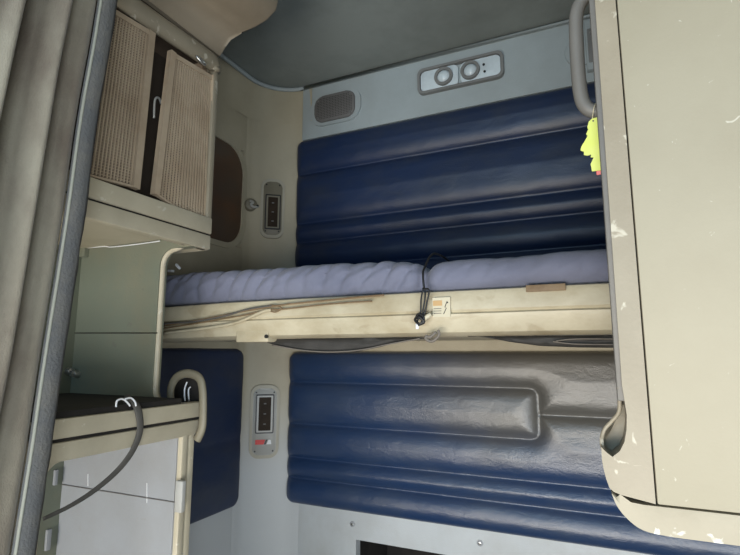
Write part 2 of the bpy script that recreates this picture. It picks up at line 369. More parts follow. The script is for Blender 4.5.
# ------------------------------------------------------------------ wall fittings
PIL = frame_matrix(Vector((-1.036+0.0, 1.424, 0)), math.atan2(1.458-1.390, -0.990+1.080))
def pil_uv(px, py): return UV(px, py, PIL)
def switch_plate(name, pc, wpl, hpl, sc, label, m, screenm, logo):
    u, v = pil_uv(*pc); loc = PIL @ Vector((u, -0.007, v))
    t = thing(name, label, 'control panel', loc, PIL.to_euler().z, None)
    obj('bezel', ringp(NB(), rr(-wpl/2-.009,wpl/2+.009,-hpl/2-.011,hpl/2+.011,0.032), rr(-wpl/2,wpl/2,-hpl/2,hpl/2,0.024), -0.004, 0.012), 'bezel', t, smooth=True, angle=30)
    obj('plate', prism(NB(), rr(-wpl/2,wpl/2,-hpl/2,hpl/2,0.022), -0.0045, 0.006, bev=0.002, front_only=0), m, t, smooth=True, angle=40)
    a,b,c,d = sc
    s = obj('display_frame', ringp(NB(), rr(a,b,c,d,0.004,3), rr(a+.004,b-.004,c+.004,d-.004,0.002,3), -0.011, -0.005), 'black', t)
    s2 = obj('display_inner_frame', ringp(NB(), rr(a+.004,b-.004,c+.004,d-.004,0.002,3), rr(a+.010,b-.010,c+.009,d-.009,0.002,3), -0.010, -0.005), m, t)
    p = box('display', a+.009, b-.009, -0.0085, -0.005, c+.008, d-.008, screenm, t)
    for q in range(3):
        box('display_mark', (a+b)/2-.004, (a+b)/2+.004, -0.0092, -0.0085, c+.03+q*(d-c-.06)/2-.002, c+.03+q*(d-c-.06)/2+.002, 'grille', p)
    for su in (-1,1):
        for sv in (-1,1):
            bm = NB(); disc(bm, su*(wpl/2-.010), sv*(hpl/2-.013), 0.0028, -0.0085, -0.006, n=10); obj('corner_screw', bm, 'black', t)
    return t
switch_plate('display_panel', (264.5,421), 0.078, 0.215, (-0.030,0.030,-0.038,0.088),
   'grey oval-ended display plate with red and white mark on the corner pillar below the bunk', 'plate', 'screen', True)
dp = bpy.data.objects['display_panel']
bm = NB(); prism(bm, [(-0.028,-0.073),(-0.001,-0.073),(0.004,-0.058),(-0.028,-0.058)], -0.0078,-0.006); obj('red_mark', bm, 'red', dp)
bm = NB(); prism(bm, [(0.000,-0.073),(0.006,-0.073),(0.012,-0.058),(0.006,-0.058)], -0.0078,-0.006); obj('black_mark', bm, 'black', dp)
bm = NB(); prism(bm, [(0.008,-0.073),(0.024,-0.073),(0.022,-0.060),(0.015,-0.058)], -0.0078,-0.006); obj('white_mark', bm, 'whitep', dp)
switch_plate('display_panel', (272.5,209), 0.066, 0.195, (-0.026,0.028,-0.078,0.048),
   'olive rounded plate with brown window on the corner pillar above the bunk', 'plate_beige', 'screen', False)
# round catch beside the upper plate
u, v = pil_uv(250.5, 205)
t = thing('round_catch', 'small round plastic catch with a hooked tongue between side window and corner pillar', 'catch', W(250.5,205,'x',SX+.020), PIL.to_euler().z+0.25)
obj('catch_body', disc(NB(), 0,0,0.021,-0.014,0.01,bev=0.004), 'plate_beige', t, smooth=True, angle=50)
obj('tongue', tube(NB(), spline([(-0.006,-0.016,0.010),(0.004,-0.022,0.004),(-0.004,-0.022,-0.004),(0.008,-0.022,-0.012),(0.024,-0.018,-0.006)],5), 0.0042, 8), 'plate', t, smooth=True)
bm = NB(); disc(bm, 0.019,-0.006,0.004,-0.0235,-0.018,n=10); obj('catch_hole', bm, 'black', t)
# speaker grille on the blue-grey band
T2 = frame_matrix(Vector((0, BY-0.012, 0)), 0)
u, v = UV(336, 108, T2)
t = thing('speaker', 'grey perforated rounded speaker cover on the blue-grey band, left above the quilted panel', 'speaker', (u, BY-0.012, v))
o_, i_ = rr(-0.100,0.100,-0.060,0.060,0.05), rr(-0.080,0.080,-0.049,0.049,0.032)
obj('surround', ringp(NB(), o_, i_, -0.008, 0.004), 'band', t, smooth=True, angle=30)
gr = obj('speaker_grille', prism(NB(), rr(-0.080,0.080,-0.049,0.049,0.032), -0.015, 0.0, bev=0.004, front_only=0), 'grille', t, smooth=True, angle=40)
bm = NB()
for i in range(-11,12):
    for j in range(-6,7):
        if abs(i*0.0062) < 0.072 and abs(j*0.0062) < 0.040 and not (abs(i) > 9 and abs(j) > 4): disc(bm, i*0.0062, j*0.0062, 0.0018, -0.0156, -0.014, n=5)
obj('perforations', bm, 'dark', gr)
for su,sv in ((-.066,.034),(.066,.034),(.066,-.034),(-.066,-.034)):
    bm = NB(); disc(bm, su, sv, 0.0035, -0.0175, -0.014, n=10); obj('rivet', bm, 'metal', t)
# reading lamp
u, v = UV(460, 75, T2)
t = thing('reading_lamp', 'chrome twin reading lamp on the blue-grey band above the quilted panel', 'lamp', (u, BY-0.012, v))
obj('lamp_bezel', ringp(NB(), rr(-0.138,0.138,-0.044,0.044,0.020), rr(-0.130,0.130,-0.036,0.036,0.016), -0.016, 0.004), 'grey', t, smooth=True, angle=30)
for s in (-1, 1):
    bm = NB(); prism(bm, rr(min(s*.004,s*.128), max(s*.004,s*.128), -0.034, 0.034, 0.012), -0.010, 0.0, bev=0.003, front_only=0)
    r = obj('reflector', bm, 'lens', t, smooth=True, angle=40)
    c = -0.050 if s < 0 else 0.036
    obj('lamp_collar', ringp(NB(), rr(c-.030,c+.030,-.030,.030,.0299,8), rr(c-.021,c+.021,-.021,.021,.0209,8), -0.020, -0.008), 'grey', r, smooth=True, angle=30)
    obj('lamp_lens', dome(NB(), c, 0, 0.022, 0.016, base=-0.010), 'lens', r, smooth=True)
for du, dv in ((-.066,-.016),(.078,.010),(.080,-.014)):
    bm = NB(); disc(bm, du, dv, 0.004, -0.0125, -0.009, n=10); obj('lamp_switch', bm, 'black', t)
# switch box behind the grab handle
a, b_ = UV(584, 25, T2), UV(596, 72, T2)
t = thing('switch_box', 'blue-grey rectangular box on the band behind the grab handle', 'switch box', (a[0], BY-0.012, (a[1]+b_[1])/2))
hh = (a[1]-b_[1])/2
box('box_body', 0, 0.12, -0.022, 0, -hh, hh, 'band', t, bev=0.004)
box('cover', 0.006, 0.114, -0.026, -0.021, -hh+.02, hh-.03, 'grey', t, bev=0.002)
bm = NB(); disc(bm, 0.016, hh-.045, 0.004, -0.029, -0.025, n=10); obj('cover_screw', bm, 'metal', t)
obj('round_boss', disc(NB(), -0.012, -0.005, 0.045, -0.008, 0.0, n=28, bev=0.003), 'band', t, smooth=True, angle=50)
# ------------------------------------------------------------------ the bunk
FY = 0.90
bunk = thing('upper_bunk', 'long cream fold-down bunk spanning the back wall under the lavender mattress', 'bunk bed', (0, FY, 1.13))
BX0, BX1 = -1.095, 1.05
prof = [(0.0,0.083),(-0.010,0.080),(-0.014,0.072),(-0.014,0.046),(-0.010,0.0415),(-0.0165,0.038),(-0.015,0.030),(-0.002,0.006),(0.012,0.0),(0.05,-0.002),(0.05,0.083)]
bm = NB(); rings = []
nx = 90
for i in range(nx+1):
    x = BX0+(BX1-BX0)*i/nx; w_ = 0.0022*noise.noise(Vector((x*5,0,1)))
    sag = 0.006*max(0, (-0.75-x)/0.35) 
    rings.append([bm.verts.new((x, p[0]+w_, p[1]+w_*0.6-sag)) for p in prof])
for i in range(nx):
    for j in range(len(prof)): k = (j+1)%len(prof); bm.faces.new((rings[i][j],rings[i][k],rings[i+1][k],rings[i+1][j]))
bm.faces.new(rings[0]); bm.faces.new(rings[-1][::-1])
obj('front_rail', bm, 'frame', bunk, smooth=True, angle=35)
box('bed_base', BX0, BX1, 0.05, 0.555, 0.004, 0.030, 'frame', bunk)
bm = NB(); B(bm, BX0,BX1,0.535,0.555,0.03,0.08); B(bm, BX0,BX0+.02,0.05,0.535,0.03,0.08); obj('side_rim', bm, 'frame', bunk)
def bl(px, py, dy=0.0): p = W(px, py, 'y', FY+dy); return p - Vector((0, FY, 1.13))
# paper label with faint print
p0 = bl(433, 298, -0.015); p1 = bl(451, 317, -0.015)
lb = box('paper_label', p0.x, p1.x, -0.0185, -0.012, p1.z, p0.z, 'paper', bunk); lb['label'] = 'cream label with orange and grey print'
wl = p1.x-p0.x; hl = p0.z-p1.z
box('orange_print', p0.x+.001, p0.x+wl*.55, -0.0190, -0.0183, p0.z-hl*.42, p0.z-hl*.15, 'orange', lb)
for q in (0.58, 0.70, 0.82): box('print_line', p0.x+.002, p0.x+wl*.5, -0.0189, -0.0184, p0.z-hl*q, p0.z-hl*(q-.035), 'strapline', lb)
bm = NB(); tube(bm, [(p0.x+wl*a, -0.0188, p0.z-hl*b) for a,b in ((.62,.85),(.78,.55),(.70,.5),(.84,.2))], 0.0007, 6); disc(bm, p0.x+wl*.86, p0.z-hl*.28, .0012, -0.019,-0.0184,n=8); obj('ink_mark', bm, 'black', lb)
# brown tape strip
a = bl(526,285,-.012); b = bl(566,291,-.012)
tp = box('tape_strip', a.x, b.x, -0.0170, -0.010, b.z+0.001, a.z-0.001, 'wood', bunk, bev=0.0008); tp['label'] = 'brown tape strip'
# steel stay with bracket at left under the rail
a = bl(186,332.5,0.01); b = bl(240,334.5,0.01)
st = obj('steel_stay', tube(NB(), [(-1.085,a.y,a.z),(a.x,a.y,a.z),(b.x,b.y,b.z)], 0.0026, 8), 'metal', bunk, smooth=True)
a = bl(240,330,0.0); b = bl(270,343,0.0)
br = obj('stay_bracket', B(NB(), a.x-.004, b.x, -0.008, 0.06, b.z+.002, a.z, 0.003), 'frame', bunk, smooth=True, angle=40)
bm = NB(); disc(bm, b.x-.003, (a.z+b.z)/2-.001, 0.004, -0.012, -0.007, n=10); obj('bolt', bm, 'black', br)
# mattress
def mattress():
    bm = NB(); nx, nt = 420, 44; x0, x1 = -1.085, 1.03
    R = []
    for i in range(nx+1):
        x = x0+(x1-x0)*i/nx
        top = np.interp(x, [-1.1,-.97,-.6,-.36,-.31,-.295,-.26,-.2,0.03,1.05], [1.284,1.286,1.279,1.272,1.265,1.256,1.263,1.267,1.264,1.266])
        pin = math.exp(-((x+0.298)/0.016)**2)
        row = []
        for j in range(nt+1):
            s = j/nt            # 0 bottom front lip .. 1 top back
            bot = 1.205; hgt = top-bot
            if s < 0.62:
                th = math.pi*(s/0.62)*0.5*1.0
                a = s/0.62
                ang = -math.pi/2 + math.pi*a
                y = 0.925-0.040*math.cos(ang)**0.8 if math.cos(ang) > 0 else 0.925
                z = bot+hgt/2+hgt/2*math.sin(ang)
            else:
                a = (s-0.62)/0.38; y = 0.925+a*0.50; z = top - 0.004*a
            f = 0.25+0.75*max(0, math.sin(math.pi*min(1,s/0.62)))
            left = 1 if x < -0.30 else 0.32
            amp = 0.0135*left*(0.55+0.45*noise.noise(Vector((x*6, 1, 2))))
            ph = x*150 - z*75*1.0 + 3.0*noise.noise(Vector((x*9, z*14, 0)))
            wv = (1-abs(math.sin(ph*0.5)))**1.5
            wob = 0.006*noise.noise(Vector((x*8+3, y*8, z*20)))
            rad = -(amp*f)*(wv) + wob*0.9
            fold2 = 0.006*f*noise.noise(Vector((x*40-z*60, z*30, 5)))*left
            dirv = Vector((0,-1,0)) if s < 0.4 else (Vector((0,-0.6,0.8)) if s < 0.62 else Vector((0,0,1)))
            if s > 0.66: rad *= 0.6
            y2 = y + dirv.y*(rad+fold2) + 0.018*pin*(1 if s<0.62 else 0)
            z2 = z + dirv.z*(rad+fold2) - 0.010*pin*(s if s<0.62 else 0.62)
            row.append(bm.verts.new((x, y2, max(z2, 1.2065 if s > 0.02 else 1.2065))))
        row.append(bm.verts.new((x, 1.425, 1.2065)))
        R.append(row)
    n = nt+2
    for i in range(nx):
        for j in range(n): k = (j+1)%n; bm.faces.new((R[i][j],R[i][k],R[i+1][k],R[i+1][j]))
    bm.faces.new(R[0]); bm.faces.new(R[-1][::-1])
    for v in bm.verts: v.co -= Vector((0,1.15,1.2065))
    return bm
m_ = obj('mattress', mattress(), 'fabric', smooth=True); m_.location = (0,1.15,1.2135)
tag(m_, 'thin lavender-grey mattress with wrinkled cover lying on the bunk', 'mattress')
# black cord tied round the mattress
X = W(424, 270, 'y', 0.885).x
cr = thing('tie_cord', 'black cord knotted round the mattress and hanging over the cream bunk rail', 'cord', (X, 0.88, 1.2))
def cl(px, py, y): p = W(px, py, 'y', y); return p - Vector((X, 0.88, 1.2))
obj('cord_loop', tube(NB(), spline([cl(424,288,.877), cl(423,276,.880), cl(424.5,268,.893), Vector((0.004,0.06,0.094)), Vector((0.004,0.2,0.096))], 6), 0.0022, 8), 'black', cr, smooth=True)
bm = NB()
tube(bm, spline([cl(423,288,.874), cl(421,300,.872), cl(420.5,312,.872), cl(417,322,.872)],6), 0.0017, 8)
tube(bm, spline([cl(425,288,.874), cl(425,298,.872), cl(423,310,.872), cl(422,322,.872)],6), 0.0017, 8)
tube(bm, spline([cl(424,289,.874), cl(429,290,.872), cl(427,302,.872), cl(425,312,.872), cl(421,320,.872)],6), 0.0017, 8)
obj('cord_strands', bm, 'black', cr, smooth=True)
kn = obj('knot', tube(NB(), spline([cl(416,318,.868), cl(419,314,.866), cl(424,318,.865), cl(420,324,.864), cl(415,320,.866), cl(419,317,.862), cl(424,322,.864), cl(418,325,.866)],6), 0.0026, 8), 'black', cr, smooth=True)
obj('cord_end', tube(NB(), [cl(417,324,.866), cl(417.5,329,.866)], 0.0032, 8), 'whitep', kn, smooth=True)
obj('cord_tag', tube(NB(), [cl(424,319,.868), cl(431,314,.868)], 0.0042, 8), 'paper', kn, smooth=True)
# hook under the rail
hp = [W(x, y, 'y', 0.872) for x, y in ((438,330),(439,335),(433,341),(427,340),(426,336),(430,337),(436,332))]
o = obj('snap_hook', tube(NB(), spline(hp, 5), 0.0026, 10), 'strapline', smooth=True)
tag(o, 'small brown-grey snap hook under the bunk rail below the knotted cord', 'hook')
# sagging black straps under the bunk
def strap(label, top, bot, y):
    xs = [p[0] for p in top]; n = 60; bm = NB(); R = []
    for i in range(n+1):
        px = xs[0]+(xs[-1]-xs[0])*i/n
        ty = np.interp(px, [p[0] for p in top], [p[1] for p in top]); by = np.interp(px, [p[0] for p in bot], [p[1] for p in bot])
        a = W(px, ty+1.0, 'y', y); a.z = min(a.z, 1.1285); b = W(px, by, 'y', y); row = []
        for j in range(7):
            t_ = j/6; p = a.lerp(b, t_); p.y += -0.006*math.sin(math.pi*t_) + 0.004*noise.noise(Vector((px*.05, t_*3, 0))); row.append(p)
        back = [Vector((p.x, p.y+0.004, p.z)) for p in row[::-1]]
        R.append([bm.verts.new(p) for p in row+back])
    for i in range(n):
        m = len(R[0])
        for j in range(m): k=(j+1)%m; bm.faces.new((R[i][j],R[i][k],R[i+1][k],R[i+1][j]))
    bm.faces.new(R[0]); bm.faces.new(R[-1][::-1])
    o = obj('retaining_strap', bm, 'foam', smooth=True, angle=60); tag(o, label, 'strap', )
    return o
s1 = strap('black webbing strap sagging under the left half of the bunk rail', [(268,335),(300,336),(340,337),(400,336.5),(428,336.5)], [(268,343),(285,348),(305,351.5),(330,353),(355,352),(380,347),(405,340.5),(428,338)], 0.925)
s2 = strap('black webbing strap sagging under the right half of the bunk rail', [(468,334.5),(500,335.5),(560,335),(618,334)], [(468,335.5),(490,338),(510,342),(540,346),(580,347.5),(618,348)], 0.925)
obj('strap_edge', tube(NB(), spline([W(x,y,'y',0.914) for x,y in ((272,345),(300,350),(330,352),(360,350),(390,344),(420,338.5))],5), 0.0013, 6), 'strapline', s1, smooth=True)
obj('strap_edge', tube(NB(), spline([W(x,y,'y',0.914) for x,y in ((556,341),(575,339),(618,339))],5), 0.0011, 6), 'strapline', s2, smooth=True)
obj('strap_edge', tube(NB(), spline([W(x,y,'y',0.914) for x,y in ((553,341.5),(575,344),(618,344.5))],5), 0.0011, 6), 'strapline', s2, smooth=True)
for o in (s1, s2):     # move origins to their own place
    c = sum((v.co for v in o.data.vertices), Vector())/len(o.data.vertices)
    for q in [o]+list(o.children):
        for v in q.data.vertices: v.co -= c
    o.location = c
# loose brown cables along the rail
cb = thing('cable_bundle', 'loose brown cables running along the left end of the cream bunk rail', 'cable', tuple(W(270,310,'y',0.875)))
def cp(px, py, y=0.876): return W(px, py, 'y', y) - cb.location
for pts, r, m in (([(162,326),(200,320),(240,312),(275,306),(300,303),(350,298),(384,295)],0.0020,'wood'),
                  ([(162,329),(205,322),(245,315),(268,310),(285,309),(330,304),(372,301)],0.0016,'wood'),
                  ([(162,324),(190,322),(220,317),(250,309),(272,306)],0.0024,'web'),
                  ([(164,333),(200,329),(235,323),(262,312),(271,310)],0.0036,'frame'),
                  ([(262,308),(272,305),(282,308),(276,312),(270,311)],0.0014,'wood')):
    obj('cable', tube(NB(), spline([cp(*p) for p in pts],6), r, 8), m, cb, smooth=True)
# small white bars in place of light gaps at the mattress' far left end
for k, (px, py, lab) in enumerate(((171,271,'white bar standing for a light gap at the left end of the mattress, nearer the cabinet'),(178,266.5,'white bar standing for a light gap at the left end of the mattress, nearer the wall'))):
    p = W(px, py, 'y', 0.955); bm = NB(); B(bm, -.010,.010,-.003,.003,-.0032,.0032,.0015)
    bmesh.ops.rotate(bm, verts=bm.verts, matrix=Matrix.Rotation(0.1+0.6*k,3,'Y'))
    o = obj('light_gap_bar', bm, 'whitep', smooth=True); o.location = p; tag(o, lab, 'light gap', 'light gaps by the mattress')
# ------------------------------------------------------------------ left storage cabinet
CX = -0.75
cab = thing('storage_cabinet', 'tall dirty beige storage cabinet with mesh doors and open niches on the left', 'cabinet', (CX, 0.65, ZF))
O = Vector((CX, 0.65, ZF))
def cbox(name, x0,x1,y0,y1,z0,z1,m,bev=0, parent=None):
    o = obj(name, B(NB(), x0-O.x,x1-O.x,y0-O.y,y1-O.y,z0-O.z,z1-O.z,bev), m, parent or cab, smooth=bool(bev), angle=40); return o
def shift(bm): bmesh.ops.translate(bm, verts=bm.verts, vec=-O); return bm
YE, YO, Y0 = 0.765, 0.82, 0.42
# end wall, cut away between the two compartments
def arc(cx, cz, r, a0, a1, n=7): return [(cx+r*math.cos(math.radians(a0+(a1-a0)*i/n)), cz+r*math.sin(math.radians(a0+(a1-a0)*i/n))) for i in range(n+1)]
XC = -0.838; rT = 0.035
cut = [(-0.756,1.316)] + arc(XC+rT,1.316-rT,rT,90,180) + arc(XC+rT,0.992+rT,rT,180,270) + [(-0.756,0.992)]
upper_end = [(-1.095,1.40),(-0.756,1.40)] + cut[:8+1] + [(XC,1.16),(-1.095,1.16)]
bm = NB(); prism(bm, [(-1.095,1.346),(-0.778,1.346),(-0.778,1.765),(-1.095,1.765)], YE+.030, YE+.048); obj('upper_end_panel', shift(bm), 'brown', cab)
mid = [(-1.095,1.345),(-0.756,1.345)] + cut + [(-1.095,0.992)]
bm = NB(); prism(bm, mid, YE, YE+.02); obj('middle_end_panel', shift(bm), 'sage', cab)
bm = NB(); prism(bm, [(-1.095,ZF),(-0.762,ZF),(-0.762,0.992),(-1.095,0.992)], YE, YE+.02); obj('lower_end_panel', shift(bm), 'white', cab)
rim = [Vector((x, YE+.008, z)) for x, z in cut]
obj('cutout_rim', shift(tube(NB(), [Vector((-0.785,YE+.010,1.322))]+rim[1:-1]+[Vector((-0.765,YE+.012,0.990))], 0.0062, 10)), 'beige', cab, smooth=True)
# back panel, top, shelves
cbox('back_panel', -1.095,-1.088, Y0,YE, ZF,1.765,'sage')
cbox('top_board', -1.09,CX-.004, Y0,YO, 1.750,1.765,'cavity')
cbox('middle_shelf', -1.088,CX-.022, Y0,YE-.001, 1.338,1.350,'beige')
ls = cbox('lower_shelf', -1.088,CX-.006, Y0,YE-.001, 0.975,1.010,'dark'); ls['label'] = 'dark grimy shelf'
# rails on the front
def rail(name, z0, z1, y0, y1, m, bev=0.003, x0=CX-.022, x1=CX): return cbox(name, x0, x1, y0, y1, z0, z1, m, bev)
rail('upper_rail', 1.352, 1.388, Y0, YO, 'beige'); rail('upper_lower_rail', 1.318, 1.349, Y0, YO-.001, 'beige', x1=CX-.001)
rail('counter_rail', 0.970, 1.000, Y0, YO, 'beige'); rail('counter_lower_rail', 0.936, 0.965, Y0, YO-.006, 'beige', x1=CX-.001)
cbox('rail_groove', CX-.015, CX-.004, Y0, YO-.008, 0.960,0.972,'dark'); cbox('rail_groove', CX-.015, CX-.004, Y0, YO-.004, 1.345,1.354,'dark')
# filler behind upper rails to the window wall (underside)
cbox('rail_return', CX-.30, CX-.01, YE+.02, YO, 1.318,1.335,'beige')
# top rail: a fat rounded moulding
obj('top_rail', shift(tube(NB(), spline([(CX-.006,Y0,1.735),(CX-.004,0.60,1.737),(CX-.004,0.78,1.744),(CX-.007,YO-.014,1.742),(CX-.009,YO-.010,1.728)],6), 0.018, 12, flat=(1.15,0.8,(0,0,1)))), 'strip', cab, smooth=True)
# posts
cbox('front_post', CX-.02,CX, Y0,0.500, ZF,1.0,'beige',0.004)
cbox('upper_post', CX-.016,CX-.002, 0.806,YO, 1.384,1.74,'strip',0.003)
cbox('lower_post', CX-.020,CX-.001, 0.768,0.782, ZF,0.94,'beige',0.002); cbox('outer_post', CX-.022,CX-.003, 0.788,0.802, ZF,0.955,'beige',0.002)
# rounded inner corners of lower opening
bm = NB(); prism(bm, [(0.498,0.938),(0.498,0.90)] + [(0.53+0.032*math.cos(math.radians(180-90*i/6)), 0.906+0.032*math.sin(math.radians(180-90*i/6))) for i in range(7)] + [(0.60,0.938)], CX-.018, CX-.002, 'x'); obj('corner_web', shift(bm), 'beige', cab)
# mesh doors
def mesh_door(label, TL, TR, BR, BL, nb, wl, wr):
    P = [W(*TL,'x',CX-.010), W(*TR,'x',CX-.010), W(*BR,'x',CX-.010), W(*BL,'x',CX-.010)]
    d = bpy.data.objects.new('mesh_door', None); COL.objects.link(d); d.parent = cab; 
    def q(s, t): a = P[0].lerp(P[1], s); b = P[3].lerp(P[2], s); return a.lerp(b, t)
    fr = NB()
    def bar(bm, a, b, w, dpt):
        t = (b-a).normalized(); n = Vector((1,0,0)); u = t.cross(n).normalized()*w/2; n = n*dpt/2
        vs = [bm.verts.new(p+su*u+sn*n) for p in (a,b) for su,sn in ((-1,-1),(1,-1),(1,1),(-1,1))]
        for f in ((0,1,2,3),(7,6,5,4),(0,4,5,1),(1,5,6,2),(2,6,7,3),(3,7,4,0)): bm.faces.new([vs[i] for i in f])
    bar(fr, q(.0,0), q(.0,1), wl,.012); bar(fr, q(.97,0), q(.97,1), wr,.012); bar(fr, q(0,.02), q(1,.02), .010,.008); bar(fr, q(0,.992), q(1,.992), .004,.008)
    sp_ = (P[3]-P[2]).length/nb
    me = obj('door_frame', shift(fr), 'mesh', cab); bpy.data.objects.remove(d)
    me.name = 'mesh_door'; me['label'] = label
    g = NB()
    for i in range(1, nb): bar(g, q(i/nb,.02), q(i/nb,.98), sp_*0.42,.003)
    obj('mesh_wires', shift(g), 'mesh', me)
    g = NB()
    for j in range(1, 60): bar(g, q(0.02,j/60)-Vector((.001,0,0)), q(.95,j/60)-Vector((.001,0,0)), .0015,.002)
    obj('cross_wires', shift(g), 'mesh', me)
    return me, q
d1, q1 = mesh_door('left dusty brown mesh door', (109,6),(152,32),(136,189),(84,176), 15, .004, .014)
d2, q2 = mesh_door('right dusty brown mesh door', (172,52),(213,76),(209,232),(155,195), 19, .013, .005)
# dark back of the mesh compartment, latch, little inner hook
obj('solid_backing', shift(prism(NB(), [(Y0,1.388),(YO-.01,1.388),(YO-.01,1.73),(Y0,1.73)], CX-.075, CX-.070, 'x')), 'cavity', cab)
lt = W(197, 63, 'x', CX)-O
bm = NB(); tube(bm, spline([lt+Vector((0.010,-.012,.006)),lt+Vector((0.014,-.004,-.002)),lt+Vector((0.014,.008,-.003)),lt+Vector((0.010,.012,.004)),lt+Vector((0.008,.002,.008))],5,True), 0.0026, 8, True)
obj('latch', bm, 'metal', cab, smooth=True)
hk = [W(x, y, 'x', CX-.055)-O for x, y in ((154,118),(155,100),(159,98),(161,104))]
obj('inner_hook', tube(NB(), spline(hk,5), 0.0022, 8), 'plate', cab, smooth=True)
# side loop at the right end of the counter
lp = [W(x, y, 'y', YO-.022)-O for x, y in ((171,403),(171,388),(177,377),(188,373.5),(199,378),(202.5,390),(203,410),(202,428),(197,440))]
obj('side_loop', tube(NB(), spline(lp,6), 0.0060, 10, flat=(1.0,1.5,(0,1,0))), 'plate_beige', cab, smooth=True)
inn = [W(x, y, 'y', YO+.004) for x, y in ((174,402),(174,388),(180,380),(190,377),(198,382),(200,392),(200,402))]
obj('loop_back', shift(prism(NB(), [(p.x,p.z) for p in inn], YO+.002, YO+.006)), 'dark', cab)
for k,(xa,xb) in enumerate(((185,187),(189,190.5))):
    obj('white_cable', tube(NB(), spline([W(x,y,'y',YO-.004)-O for x,y in ((xa,401),(xa-.5,390),(xb,382+5*k))],4), 0.0016, 8), 'whitep', cab, smooth=True)
# joints and small brackets on the end panels
def eline(name, pa, pb, r, m, y=YE-.001):
    a, b = W(*pa,'y',y)-O, W(*pb,'y',y)-O
    return obj(name, tube(NB(), [a,b], r, 6), m, cab)
eline('panel_joint', (70,333),(157,333), 0.0011, 'dark'); eline('panel_joint', (62,484.5),(176,502.5), 0.0012, 'grille')
for px in (88,147): eline('panel_scratch', (px,474 if px==88 else 483),(px,486 if px==88 else 503), 0.0008, 'whitep')
a = W(177,480,'y',YE-.006)-O; b = W(183,513,'y',YE-.006)-O
box_ = obj('white_clip', B(NB(), a.x,b.x-.001,a.y-.004,a.y+.006,b.z,a.z,.002), 'plate', cab, smooth=True, angle=40)
for (x0,y0,x1,y1) in ((54,470,59,484),(46,530,53,548)):
    a = W(x0,y0,'x',-1.086)-O; b = W(x1,y1,'x',-1.086)-O
    obj('shelf_clip', B(NB(), a.x-.002,a.x+.005,a.y,a.y+.55*(b.y-a.y),b.z,a.z,.0015), 'white', cab, smooth=True, angle=40)
a = W(79,247,'x',-1.084)-O; b = W(94,260,'x',-1.084)-O
obj('niche_clip', B(NB(), a.x,a.x+.02,a.y,b.y-.005,b.z,a.z,.003), 'sage', cab, smooth=True, angle=40)
p = W(78,374,'y',YE-.001)-O; bm = NB(); disc(bm, p.x, p.z, 0.008, p.y-.012, p.y, 'y', 12, .002, 0); disc(bm, p.x, p.z, 0.0045, p.y-.018, p.y-.012, 'y', 6)
obj('bolt', bm, 'metal', cab, smooth=True, angle=40)
for k,(px,py) in enumerate(((68,371),)):
    p = W(px,py,'x',-1.086)-O; bm = NB(); disc(bm, p.y, p.z, 0.008, p.x, p.x+.012, 'x', 12, .002, 1); disc(bm, p.y, p.z+.001, 0.0045, p.x+.012, p.x+.018, 'x', 6)
    obj('bolt', bm, 'metal', cab, smooth=True, angle=40)
# white wire lying across the niche
o = obj('white_wire', tube(NB(), spline([W(x,y,'y',0.760) for x,y in ((84,248),(104,246.5),(112,247),(135,244.5),(160,241)) ],6), 0.0012, 8), 'whitep', smooth=True)
tag(o, 'thin white wire stuck across the top of the green-grey cabinet niche', 'wire')
# grey strap hanging over the counter rail
sp = [Vector((CX-.035,W(127,401,'x',CX-.03).y,1.0165)), Vector((CX-.012,W(133,405,'x',CX-.008).y,1.0165)), W(138,410,'x',CX+.006), W(140,430,'x',CX+.006), W(133,450,'x',CX+.006), W(118,470,'x',CX+.006), W(95,490,'x',CX+.007), W(70,506,'x',CX+.008), W(43,519,'x',CX+.009)]
st = spline(sp, 6); n = len(st)
o = obj('hanging_strap', tube(NB(), st, [0.0092-0.0064*i/(n-1) for i in range(n)], 10, flat=(0.35,1.0,(1,0,0))), 'web', smooth=True)
tag(o, 'dark grey strap hanging in a curve over the cabinet counter rail', 'strap')
hk = [W(x,y,'x',CX+.006) for x,y in ((116,407),(117,401),(122,399),(127,402),(130,406))] ; hk2 = [W(x,y,'x',CX+.006) for x,y in ((125,399),(131,398),(135,402),(136,406))]
bm = NB(); tube(bm, spline(hk,6), 0.0016, 8); tube(bm, spline(hk2,6), 0.0016, 8); obj('wire_hook', bm, 'whitep', o, smooth=True)
# overhead console above the cabinet
pf = [W(x, y, 'y', 0.83) for x, y in ((221,60),(224,46),(230,38),(242,33),(256,28),(268,21),(277,11),(279,2),(276,-8))]
pf[0].z = max(pf[0].z, 1.776)
poly = [(p.x,p.z) for p in pf] + [(pf[-1].x-.02, ZC-.001), (SX+.002, ZC-.001), (SX+.002, pf[0].z)]
con = thing('overhead_console', 'brown-beige overhead locker moulding above the mesh cabinet under the ceiling', 'console', (-0.9, 0.1, 1.78))
bm = NB(); prism(bm, poly, 0.53, 0.83, 'y', 0.006, 2); bmesh.ops.translate(bm, verts=bm.verts, vec=(0.9,-0.1,-1.78))
obj('console_body', bm, 'console', con, smooth=True, angle=60)
# ------------------------------------------------------------------ right-hand cupboard
RY = 0.60
cup = thing('wall_cupboard', 'large cream cupboard with worn rounded bottom corner filling the right side', 'cupboard', (0.3, 0.73, 0.93))
OC = Vector((0.3, 0.73, 0.93))
def R(px, py): p = W(px, py, 'y', RY); return (p.x, p.z)
XL = 0.0195
TOP = ZC-.001; XR = 0.80
def cshift(bm): bmesh.ops.translate(bm, verts=bm.verts, vec=-OC); return bm
out = [R(*p) for p in ((620,411),(618,418),(610,426),(603.5,435),(601,447),(602,460),(606,478),(611,491),(617,505),(628,519),(643.6,530),(669,536),(740,546))]
zb = out[-1][1]
